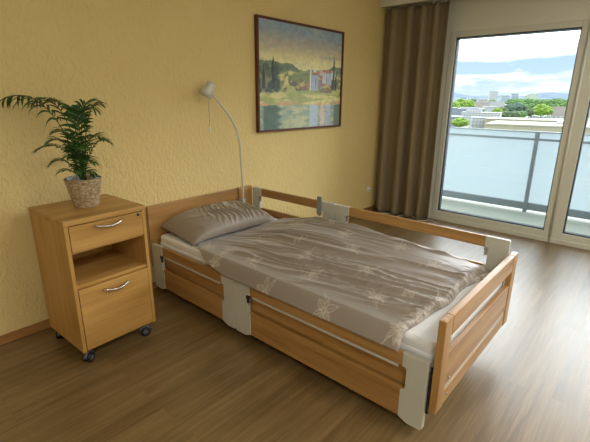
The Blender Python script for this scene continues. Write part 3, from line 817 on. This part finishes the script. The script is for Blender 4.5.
# second layer of the duvet showing under its foot hem at the far corner
def tuck():
    rows = []
    for i in range(40):
        v_ = i/39; row = []
        for j in range(50):
            u_ = j/49; x = -2.60 + .295*u_; y = -1.95 - (.05+.062*u_)*v_
            z = .4335 + .020*math.sin(math.pi*(.08+.9*v_))*(.4+.6*u_) + .010*noise.noise(Vector((x*22, y*30, 1)))*(1-v_)
            row.append((x, y, max(z, .434)))
        rows.append(row)
    return rows
tk = tuck(); o = MB().grid(tk).build('duvet_lining', M['satin'], dv, fix=False)
o.data.transform(Matrix.Translation(Vector((0, 0, 0))))
ta = np.array(tk); q = line_print(ta[..., 0], ta[..., 1], [(-2.45, -1.99, .05), (-2.35, -2.02, .05)], 3, .002)
set_attr(o.data, 'print', TAUPE[None, None]*(1-q[..., None]*.7)+LINE[None, None]*q[..., None]*.7)
mm = o.modifiers.new('thick', 'SOLIDIFY'); mm.thickness = .004; mm.offset = 1

# pillow: a plump cushion with gathered ridges, leaning on the headboard
def pillow():
    nu, nv = 200, 130; L_, W_ = .77, .43
    U, V = np.meshgrid(np.linspace(-1, 1, nu), np.linspace(-1, 1, nv))
    pin = 1 - .045*np.abs(V)**0*(1-np.abs(V)**6)*0
    ax = (1-np.abs(U)**3.0); ay = (1-np.abs(V)**2.6)
    th = .090*np.clip(ax, 0, 1)**.62*np.clip(1-np.abs(V)**3.4, 0, 1)**.42 - .030*(U**4)
    X = U*L_/2*(1-.045*(1-V**2)*0 - .03*(1-np.abs(V))*np.abs(U)**4); Y = V*W_/2*(1-.05*(1-np.abs(U))*np.abs(V)**3)
    wob = fbm(201, X*7, Y*5, 3)*2-1
    ph = X*24 - Y*7 + wob*1.6
    rid = (1-np.abs(2*(ph-np.floor(ph))-1))**1.5
    msk = sstep(-.24, -.06, X)*sstep(.37, .30, X)*sstep(1.0, .82, np.abs(V))
    ph2 = X*6 + Y*9 + wob; rid2 = (1-np.abs(2*(ph2-np.floor(ph2))-1))**2
    D = .014*rid*msk*(.5+fbm(211, X*9, Y*6, 2)) + .006*rid2*(1-msk)*sstep(1, .6, np.abs(U)) 
    top = th + D*np.clip(ax*ay, 0, 1)**.4; bot = -.055*np.clip(ax, 0, 1)**.6*np.clip(ay, 0, 1)**.6 - .030*(U**4)
    return X, Y, top, bot
PX, PY, PT, PB = pillow()
pi_ = thing('pillow', (-2.785, -.34, .432), 'plump creased taupe pillow leaning on the headboard', 'pillow')
tilt = Matrix.Translation((-2.770, -.283, .493)) @ Matrix.Rotation(R(-3.5), 4, 'Z') @ Matrix.Rotation(R(5), 4, 'X')
def place(Xa, Ya, Za):
    P = np.stack([Xa, Ya, Za, np.ones_like(Xa)], -1) @ np.array(tilt).T
    return P[..., :3]
Tp = place(PX, PY, PT); Bp = place(PX, PY, PB)
for A_ in (Tp, Bp): A_[..., 2] = np.maximum(A_[..., 2], .4325); A_[..., 1] = np.minimum(A_[..., 1], -.056)
nv, nu = PX.shape
mb = MB().grid(Tp.tolist()); mb.grid(Bp.tolist())
pil = mb.build('pillowcase', M['satin'], pi_, fix=False)
pf = [ (.18, .08, .06), (.3, -.14, .05), (.02, .12, .05), (.26, .14, .05)]
pp = line_print(PX, PY, pf, 11, .0016)*.8
col = TAUPE[None, None]*(1-pp[..., None]*.6)+LINE[None, None]*pp[..., None]*.6
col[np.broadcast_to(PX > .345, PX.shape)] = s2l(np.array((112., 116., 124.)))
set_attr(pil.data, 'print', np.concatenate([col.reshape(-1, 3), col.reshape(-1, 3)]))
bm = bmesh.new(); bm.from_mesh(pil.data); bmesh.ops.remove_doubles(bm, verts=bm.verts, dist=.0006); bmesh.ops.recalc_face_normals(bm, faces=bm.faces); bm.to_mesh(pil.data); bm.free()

# ------------------------------------------------------------------ reading lamp on the headboard
la = thing('reading_lamp', (-2.397, -.10, .40), 'silver gooseneck reading lamp on a slim pole at the headboard', 'lamp')
LP = [(-2.397, -.10, .40), (-2.399, -.10, .66), (-2.408, -.10, .86), (-2.414, -.10, .99), (-2.428, -.10, 1.07), (-2.456, -.10, 1.145), (-2.50, -.10, 1.215), (-2.56, -.10, 1.285), (-2.62, -.10, 1.345), (-2.672, -.10, 1.388)]
V_ = [Vector(p) for p in LP]
sm = []
for i in range(len(V_)-1):
    p0, p1, p2, p3 = V_[max(i-1, 0)], V_[i], V_[i+1], V_[min(i+2, len(V_)-1)]
    for k in range(6):
        t = k/6; sm.append(.5*((2*p1)+(p2-p0)*t+(2*p0-5*p1+4*p2-p3)*t*t+(3*p1-p0-3*p2+p3)*t**3))
sm.append(V_[-1])
MB().tube(sm, [.0085 if p.z < .95 else .0068 for p in sm], 12).build('pole', M['pole'], la)
ax_ = (A*-.50 + Vector((0, 0, -.86)) + Bv*-.18).normalized()     # the way the shade opens
rotm = ax_.to_track_quat('Z', 'Y').to_matrix()
sc_ = Vector((-2.672, -.10, 1.388)) + Vector((-.026, 0, .040))
sh = MB().lathe([(0, -.052), (.014, -.051), (.026, -.046), (.033, -.036), (.036, -.015), (.040, .02), (.047, .055), (.0455, .055), (.0385, .02), (.033, -.015), (.028, -.034), (0, -.042)], sc_, 36, rotm @ Matrix.Scale(1.02, 3))
shd = sh.build('lamp_shade', M['lamp'], la)
MB().lathe([(0, -.036), (.014, -.034), (.016, -.015), (.024, .005), (.028, .025), (.022, .043), (0, .050)], sc_, 24, rotm).build('bulb', M['white_plastic'], la)
MB().lathe([(0, -.014), (.011, -.012), (.013, 0), (.011, .012), (0, .014)], (-2.668, -.103, 1.390), 16).build('joint', M['lamp'], la)
cb = Vector((-2.712, -.11, 1.352))
cd = MB().tube([cb, cb+Vector((0, 0, -.185))], .0016, 6).build('pull_cord', M['grey_plastic'], la)
MB().lathe([(0, 0), (.004, -.002), (.0065, -.018), (.0065, -.045), (.004, -.052), (0, -.053)], cb+Vector((0, 0, -.183)), 14).build('cord_handle', M['white_plastic'], cd, fix=True)
MB().box(-2.413, -2.381, -.112, -.053, .50, .56).build('bracket', M['pole'], la, .003)

# cable lying on the floor behind the bed
cp = [on_plane(u, v, .005) for u, v in ((376, 210), (383, 213.2), (391, 213.6), (395, 216.5), (402, 215.2), (410, 215.4), (421, 220.5), (430, 219.8), (436, 223))]
cp = [Vector((p.x, min(p.y, -.04), .005)) for p in cp]; cp = [Vector((-.30, -.04, .005))] + cp[1:]
sm = []
for i in range(len(cp)-1):
    p0, p1, p2, p3 = cp[max(i-1, 0)], cp[i], cp[i+1], cp[min(i+2, len(cp)-1)]
    for k in range(5):
        t = k/5; sm.append(.5*((2*p1)+(p2-p0)*t+(2*p0-5*p1+4*p2-p3)*t*t+(3*p1-p0-3*p2+p3)*t**3))
o = MB().tube(sm, .0042, 8).build('power_cable', M['white_plastic']); origin_to(o, tuple(sm[len(sm)//2]-Vector((0, 0, .005))))
tag(o, 'thin white cable lying on the floor below the curtain', 'cable')

# ------------------------------------------------------------------ outside: town, trees and hills
GZ = -25.0
def at(u, v, z=GZ): return on_plane(u, v, z)
def ray_at(u, dist):
    d = FW*F_PX + RT*(u-295) + UP*(221-96); d.z = 0; d.normalize(); return Vector((CAM.x+d.x*dist, CAM.y+d.y*dist, 0))
structure(MB().box(60, 9000, -9000, 6000, GZ-1, GZ).build('ground', plain('town_ground', lin(94, 104, 84), .9, var=.25, vscale=.01)))
def facade(name, col, win, sx=3.0, sz=3.2, amt=.55):
    m, nt, b = new_mat(name); L = nt.links
    tc = N(nt, 'ShaderNodeTexCoord'); mp = N(nt, 'ShaderNodeMapping')
    mp.inputs['Rotation'].default_value = (0, 0, 0)
    L.new(tc.outputs['Object'], mp.inputs['Vector'])
    sp = N(nt, 'ShaderNodeSeparateXYZ'); L.new(mp.outputs[0], sp.inputs[0])
    def stripe(sock, period, duty):
        a = N(nt, 'ShaderNodeMath', operation='DIVIDE'); a.inputs[1].default_value = period; L.new(sock, a.inputs[0])
        f_ = N(nt, 'ShaderNodeMath', operation='FRACT'); L.new(a.outputs[0], f_.inputs[0])
        g = N(nt, 'ShaderNodeMath', operation='GREATER_THAN'); g.inputs[1].default_value = duty; L.new(f_.outputs[0], g.inputs[0]); return g.outputs[0]
    ad = N(nt, 'ShaderNodeMath', operation='ADD'); L.new(sp.outputs[0], ad.inputs[0]); L.new(sp.outputs[1], ad.inputs[1])
    s1 = stripe(ad.outputs[0], sx, .45); s2 = stripe(sp.outputs[2], sz, .5)
    mu = N(nt, 'ShaderNodeMath', operation='MULTIPLY'); L.new(s1, mu.inputs[0]); L.new(s2, mu.inputs[1])
    m3 = N(nt, 'ShaderNodeMath', operation='MULTIPLY'); L.new(mu.outputs[0], m3.inputs[0]); m3.inputs[1].default_value = amt
    mx = N(nt, 'ShaderNodeMix', data_type='RGBA'); mx.inputs[6].default_value = (*col, 1); mx.inputs[7].default_value = (*win, 1)
    L.new(m3.outputs[0], mx.inputs[0]); L.new(mx.outputs[2], b.inputs['Base Color']); b.inputs['Roughness'].default_value = .8
    return m
FM = {
    'white': facade('white_facade', lin(160, 161, 160), lin(81, 95, 108)),
    'grey': facade('grey_facade', lin(115, 123, 129), lin(74, 87, 99)),
    'pink': facade('rose_facade', lin(150, 140, 134), lin(102, 102, 108)),
    'beige': facade('beige_facade', lin(146, 141, 119), lin(122, 116, 102), 8, 9, .4),
    'pale': facade('hazed_far_facade', lin(140, 149, 156), lin(102, 116, 133), 6, 5),  # far-off haze is painted in as a paler wall colour
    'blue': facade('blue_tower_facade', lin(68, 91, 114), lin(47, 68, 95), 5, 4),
    'roof': plain('pale_flat_roof', lin(140, 144, 144), .8), 'roofb': plain('sandy_flat_roof', lin(144, 141, 123), .85, var=.08, vscale=.05),
    'roofr': plain('rosy_roof', lin(140, 115, 106), .85),
}
def building(u0, u1, v_base, v_top, depth, wall, roof, name, label, yaw=.15, cat='building', group=None, extras=None):
    """u0..u1 and v_base..v_top: where the front face stands, as seen; v_base is cut to the ground plane"""
    p = at((u0+u1)/2, v_base); dist = (p-CAM).dot(FW)
    w_ = (u1-u0)*dist/F_PX; h = (v_base-v_top)*dist/F_PX
    away = Vector((p.x-CAM.x, p.y-CAM.y, 0)).normalized(); rz = math.atan2(away.y, away.x)-math.pi/2 + yaw
    t_ = thing(name, (p.x, p.y, GZ), label, cat, group, rz)
    MB().box(-w_/2, w_/2, 0, depth, 0, h).build('walls', FM[wall], t_, local=True)
    rf = MB().box(-w_/2-.4, w_/2+.4, -.4, depth+.4, h, h+.7); rf.build('roof', FM[roof], t_, local=True)
    if extras:
        for (a, b_, c_, d_, e) in extras:
            MB().box(-w_/2+a*w_, -w_/2+b_*w_, c_*depth, d_*depth, h+.7, h+.7+e).build('roof_unit', FM['white'], t_, local=True)
    return t_
building(487, 600, 150, 127.5, 38, 'beige', 'roofb', 'flat_roofed_hall', 'long low hall with a sandy flat roof just beyond the balcony', yaw=-.05, extras=[(.55, .62, .5, .7, 1.2)])
building(487, 575, 131, 121.0, 40, 'beige', 'roofb', 'flat_roofed_hall', 'long sandy hall standing behind the nearest flat-roofed hall', yaw=-.08)
building(472, 489, 128, 118.5, 12, 'white', 'roof', 'apartment_block', 'small white block right of the round bright green tree')
building(461, 497, 124, 113.5, 22, 'white', 'roof', 'office_building', 'long white office building with a row of tall dark windows', yaw=-.1, extras=[(.1, .5, .3, .6, 2.5)])
building(446, 462, 128, 117.5, 18, 'grey', 'roof', 'office_building', 'grey-blue building at the left window edge behind the round tree')
building(455, 483, 118, 109.5, 30, 'grey', 'roof', 'warehouse', 'wide grey warehouse behind the long white office building', yaw=.1, extras=[(.2, .8, .2, .5, 2)])
building(442, 456, 120, 108.5, 20, 'grey', 'roof', 'warehouse', 'grey warehouse at the left window edge below the bushy green trees')
building(484, 497, 116, 107.5, 24, 'white', 'roof', 'warehouse', 'white low building right of the wide grey warehouse')
building(471, 488, 111, 102.5, 30, 'pink', 'roof', 'apartment_block', 'pale rose block right of the left green trees')
building(487, 503, 110, 102.0, 30, 'white', 'roof', 'apartment_block', 'white block below the white tower')
building(478, 486, 106, 100.0, 30, 'pink', 'roofr', 'apartment_block', 'small block with a rosy roof below the left hills')
building(552, 569, 116.5, 108.0, 20, 'pink', 'roofr', 'apartment_block', 'rosy beige block right of the bright green middle tree')
building(489, 496.5, 103, 92.0, 25, 'white', 'roof', 'tower_block', 'white tower block in front of the left hills', yaw=.3)
building(501, 508, 103.5, 96.0, 30, 'pale', 'roof', 'tower_block', 'pale block right of the white tower')
building(511, 517, 102, 94.0, 30, 'pale', 'roof', 'tower_block', 'pale block left of the small green hill')
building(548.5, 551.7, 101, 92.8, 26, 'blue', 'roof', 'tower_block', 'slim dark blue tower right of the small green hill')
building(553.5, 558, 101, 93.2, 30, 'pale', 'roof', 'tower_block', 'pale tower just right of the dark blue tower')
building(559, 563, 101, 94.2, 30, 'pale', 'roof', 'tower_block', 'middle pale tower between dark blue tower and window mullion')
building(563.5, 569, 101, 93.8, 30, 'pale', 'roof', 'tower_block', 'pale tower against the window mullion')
building(541, 547, 101.5, 96.0, 30, 'pale', 'roof', 'tower_block', 'pale low block just left of the dark blue tower')
for k in range(16):
    u = 448 + k*7.6 + random.uniform(-2, 2); vb = random.uniform(100.8, 102.2)
    building(u, u+random.uniform(3, 7), vb, vb-random.uniform(2.0, 3.4), 40, 'pale', 'roof', 'distant_building',
             'tiny pale building in the distant town strip below the hills', group='tiny buildings of the distant town', yaw=random.uniform(-.4, .4))
building(583, 600, 118, 109.0, 20, 'white', 'roof', 'apartment_block', 'white block seen through the right-hand window pane')
# parked vans
def van(u, v, label):
    p = at(u, v); t_ = thing('van', (p.x, p.y, GZ), label, 'van', 'white vans parked in a row', rz=.9)
    MB().prism([(-2.6, .5), (2.4, .5), (2.6, 1.3), (1.9, 1.6), (1.3, 2.6), (-2.6, 2.6)], 'y', -1, 1).build('van_body', FM['roof'], t_, local=True)
    g = MB()
    for x in (-1.6, 1.6):
        for y in (-.95, .95): g.lathe([(0, -.12), (.45, -.12), (.45, .12), (0, .12)], (x, y, .46), 14, Matrix.Rotation(R(90), 3, 'X'))
    g.build('wheels', M['black'], t_, local=True)
for k, (u, v) in enumerate(((531, 118.2), (534.5, 117.9), (538, 118.6), (541.5, 118.2), (545.5, 118.6), (549.5, 118.3), (554, 118.4), (558.5, 118.0), (562, 117.8))):
    van(u, v, 'small white van parked in a row behind the sandy halls')
# trees
TM = {'lime': plain('spring_leaves', lin(102, 129, 40), .8, var=.3, vscale=.6), 'green': plain('green_leaves', lin(81, 111, 57), .8, var=.3, vscale=.5),
      'olive': plain('olive_leaves', lin(78, 93, 62), .85, var=.3, vscale=.5), 'dark': plain('dark_leaves', lin(59, 80, 65), .85, var=.3, vscale=.5)}
TRUNK = plain('bark', lin(65, 54, 43), .9)
def crown_mesh(seed):
    bm = bmesh.new(); bmesh.ops.create_icosphere(bm, subdivisions=4, radius=1)
    for v in bm.verts:
        n = v.co.normalized(); d = 1 + .30*noise.noise(n*2.1+Vector((seed*7, 0, 0))) + .22*noise.noise(n*5+Vector((0, seed*3, 0))) + .10*noise.noise(n*13)
        v.co = n*d; v.co.z *= .85
    me = bpy.data.meshes.new('crown'); bm.to_mesh(me); bm.free()
    for p in me.polygons: p.use_smooth = False
    return me
CM = {(k, s): crown_mesh(s) for k in TM for s in range(3)}
for (k, s), me in CM.items(): me.materials.append(TM[k])
trunk_me = MB().tube([(0, 0, 0), (.05, 0, .5), (0, 0, 1)], [.09, .06, .05], 8)
tmesh = bpy.data.meshes.new('trunk'); tmesh.from_pydata(trunk_me.v, [], trunk_me.f); tmesh.materials.append(TRUNK)
def tree(u, vb, vt, wpx, kind, label, group=None, name='tree'):
    p = at(u, vb); dist = (p-CAM).dot(FW); h = (vb-vt)*dist/F_PX; rw = wpx*dist/F_PX/2
    t_ = thing(name, (p.x, p.y, GZ), label, 'tree', group)
    c_ = bpy.data.objects.new('crown', CM[(kind, random.randrange(3))]); COL.objects.link(c_); c_.parent = t_
    ch_ = h*.42; c_.location = (0, 0, h-ch_*.9); c_.scale = (rw, rw, ch_); c_.rotation_euler.z = random.uniform(0, 6)
    k_ = bpy.data.objects.new('trunk', tmesh); COL.objects.link(k_); k_.parent = t_; k_.scale = (h*.35, h*.35, h*.4)
    return t_
tree(459.5, 130, 118.0, 15, 'lime', 'round bright green tree low at the left window edge')
tree(453, 113, 101.5, 12, 'lime', 'bright bushy tree at the left window edge', )
tree(460, 112.5, 99.0, 11, 'lime', 'tallest of the bright bushy trees on the left')
tree(467, 112, 100.0, 11, 'lime', 'bright bushy tree, rightmost of the left clump')
tree(540, 119.5, 104.5, 13, 'lime', 'bright green tree standing out before the green belt')
tree(547, 118, 107, 9, 'lime', 'smaller bright tree right of the bright green tree')
for k, (u, vb, vt, w_, kd) in enumerate(((497, 118, 108, 9, 'lime'), (503, 118, 107, 10, 'olive'), (509, 118, 104, 12, 'dark'), (516, 118, 103, 13, 'dark'), (523, 118, 107, 11, 'olive'),
                                         (528, 118.5, 109, 9, 'olive'), (505, 121, 111, 10, 'olive'), (513, 121, 111, 11, 'olive'), (520, 120.5, 111, 10, 'green'), (533, 117, 108, 8, 'olive'), (498, 121, 112, 9, 'olive'))):
    tree(u, vb, vt, w_, kd, 'olive or dark tree in the clump left of the white vans', 'clump of dark trees')
k = 0
for row, (vb, vt) in enumerate(((108.5, 100.0), (106, 99.2), (112, 104))):
    for i in range(13):
        u = 514 + i*4.5 + random.uniform(-1.5, 1.5)
        if row == 2 and not (524 < u < 536 or u > 548): continue
        tree(u, vb+random.uniform(-.6, .6), vt+random.uniform(-.8, .8), random.uniform(5.5, 8), 'green', 'green tree in the long belt below the towers', 'green belt of trees')
for i in range(12):
    u = 449 + i*5.6 + random.uniform(-2, 2); vb = random.uniform(103, 106)
    tree(u, vb, vb-random.uniform(3, 4.4), random.uniform(4, 7), 'green', 'small far tree among the pale buildings of the left town', 'small far trees')
for i in range(5): tree(584+i*4, 111, 101, 7, 'green', 'green tree seen through the right-hand window pane', 'trees seen through the right pane')

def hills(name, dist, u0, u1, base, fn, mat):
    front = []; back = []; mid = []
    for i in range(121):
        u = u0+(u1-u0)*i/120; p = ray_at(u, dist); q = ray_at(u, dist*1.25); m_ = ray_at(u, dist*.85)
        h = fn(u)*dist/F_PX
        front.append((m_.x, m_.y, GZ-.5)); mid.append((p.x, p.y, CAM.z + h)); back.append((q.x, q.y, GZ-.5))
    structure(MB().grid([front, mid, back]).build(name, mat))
HB = plain('far_hazed_blue_hill', lin(52, 76, 92), 1.0, var=.08, vscale=.002)  # blue of the distance haze is put into the base colour
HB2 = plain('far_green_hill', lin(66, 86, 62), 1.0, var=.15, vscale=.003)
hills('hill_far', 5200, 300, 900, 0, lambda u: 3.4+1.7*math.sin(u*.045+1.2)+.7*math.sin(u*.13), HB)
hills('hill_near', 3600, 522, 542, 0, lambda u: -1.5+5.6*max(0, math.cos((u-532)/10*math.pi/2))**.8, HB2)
hills('hill_mid', 4300, 380, 800, 0, lambda u: .4+1.0*math.sin(u*.07+3)+.5*math.sin(u*.21), plain('mid_hazed_blue_hill', lin(60, 84, 94), 1.0))  # haze is mixed into this hill's blue as well

# ------------------------------------------------------------------ light
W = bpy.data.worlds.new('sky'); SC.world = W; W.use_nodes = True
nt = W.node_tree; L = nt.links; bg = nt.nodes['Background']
tc = N(nt, 'ShaderNodeTexCoord'); sp = N(nt, 'ShaderNodeSeparateXYZ'); L.new(tc.outputs['Generated'], sp.inputs[0])
grad = ramp(nt, [(0.0, lin(214, 232, 238)), (.04, lin(190, 218, 232)), (.12, lin(168, 200, 222)), (.5, lin(130, 176, 216)), (1, lin(110, 160, 210))])
L.new(sp.outputs[2], grad.inputs['Fac'])
mp = N(nt, 'ShaderNodeMapping'); mp.inputs['Scale'].default_value = (5.0, 5.0, 26.0); mp.inputs['Location'].default_value = (.3, .1, .0)
L.new(tc.outputs['Generated'], mp.inputs['Vector'])
n = N(nt, 'ShaderNodeTexNoise', i_Scale=1.6, i_Detail=8.0, i_Roughness=.62, i_Distortion=.2); L.new(mp.outputs[0], n.inputs['Vector'])
cover = ramp(nt, [(0, (.42, .42, .42)), (.022, (.5, .5, .5)), (.045, (.56, .56, .56)), (.058, (.36, .36, .36)), (.068, (.40, .40, .40)), (.085, (.66, .66, .66)), (.2, (.6, .6, .6)), (1, (.55, .55, .55))])
L.new(sp.outputs[2], cover.inputs['Fac'])
ad = N(nt, 'ShaderNodeMath', operation='ADD'); L.new(n.outputs['Fac'], ad.inputs[0]); L.new(cover.outputs['Color'], ad.inputs[1])
cl = ramp(nt, [(.86, (0, 0, 0)), (1.0, (1, 1, 1))])
sb = N(nt, 'ShaderNodeMath', operation='SUBTRACT'); sb.inputs[1].default_value = .08; L.new(ad.outputs[0], sb.inputs[0]); L.new(sb.outputs[0], cl.inputs['Fac'])
n2 = N(nt, 'ShaderNodeTexNoise', i_Scale=1.1, i_Detail=5.0); L.new(mp.outputs[0], n2.inputs['Vector'])
cc = ramp(nt, [(.35, lin(222, 232, 238)), (.55, lin(252, 252, 250))]); L.new(n2.outputs['Fac'], cc.inputs['Fac'])
mx = N(nt, 'ShaderNodeMix', data_type='RGBA'); L.new(cl.outputs['Color'], mx.inputs[0]); L.new(grad.outputs['Color'], mx.inputs[6]); L.new(cc.outputs['Color'], mx.inputs[7])
L.new(mx.outputs[2], bg.inputs['Color'])
# brightness by height: pale towards the horizon, a glowing cloud layer above it, duller overhead
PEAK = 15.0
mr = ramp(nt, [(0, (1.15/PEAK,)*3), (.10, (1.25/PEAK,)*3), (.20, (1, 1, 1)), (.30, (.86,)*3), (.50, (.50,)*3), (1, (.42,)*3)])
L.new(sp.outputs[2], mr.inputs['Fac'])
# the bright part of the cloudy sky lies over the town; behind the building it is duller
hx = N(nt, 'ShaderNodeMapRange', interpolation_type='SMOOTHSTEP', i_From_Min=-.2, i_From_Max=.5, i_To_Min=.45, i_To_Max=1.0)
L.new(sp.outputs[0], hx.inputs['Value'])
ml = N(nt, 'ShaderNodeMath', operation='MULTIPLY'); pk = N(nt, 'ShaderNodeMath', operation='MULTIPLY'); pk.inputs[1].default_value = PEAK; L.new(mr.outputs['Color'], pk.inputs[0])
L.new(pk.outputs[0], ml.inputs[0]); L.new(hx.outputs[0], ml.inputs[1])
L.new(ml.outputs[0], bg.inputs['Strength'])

def area(name, loc, rot, sx, sy, power, col=(1, 1, 1), portal=False):
    l = bpy.data.lights.new(name, 'AREA'); l.shape = 'RECTANGLE'; l.size = sx; l.size_y = sy; l.energy = power; l.color = col
    o = bpy.data.objects.new(name, l); COL.objects.link(o); o.location = loc; o.rotation_euler = rot
    if portal: l.cycles.is_portal = True
    return o
area('window_portal', (.11, (-.789+WE)/2, 1.05), (0, R(90), 0), 1.95, abs(WE+.789), 1, portal=True)
# unseen fill lamps added to brighten the room, all above the open floor outside the picture
em, nt2, b2 = new_mat('fill_lamp_diffuser'); b2.inputs['Emission Color'].default_value = (1, .96, .90, 1); b2.inputs['Emission Strength'].default_value = 3.0
b2.inputs['Base Color'].default_value = (.9, .9, .88, 1)
for lx, ly, wh, pw_ in ((-4.9, -3.3, 'farthest from the window', 22), (-3.0, -3.6, 'between the other two lamps', 21), (-1.2, -3.3, 'nearest the window', 13)):
    cl_ = thing('added_fill_lamp', (lx, ly, H), 'added square white fill lamp on the ceiling, the one '+wh, 'lamp', 'added fill lamps')
    MB().box(lx-.32, lx+.32, ly-.32, ly+.32, H-.05, H).build('fill_lamp_housing', M['white_metal'], cl_, .004)
    MB().box(lx-.30, lx+.30, ly-.30, ly+.30, H-.056, H-.05).build('diffuser', em, cl_)
    area('added_fill_light', (lx, ly, H-.06), (0, 0, 0), .58, .58, pw_, (1, .97, .89))

# ------------------------------------------------------------------ camera
cam = bpy.data.cameras.new('camera'); co = bpy.data.objects.new('camera', cam); COL.objects.link(co)
cam.sensor_width = 36; cam.sensor_fit = 'HORIZONTAL'; cam.lens = F_PX/590*36; cam.clip_start = .05; cam.clip_end = 20000
Mx = Matrix((RT, UP, -FW)).transposed().to_4x4(); Mx.translation = CAM; co.matrix_world = Mx
SC.camera = co
vs = SC.view_settings; vs.view_transform = 'Standard'; vs.look = 'None'; vs.exposure = .16; vs.gamma = 1; vs.use_curve_mapping = False
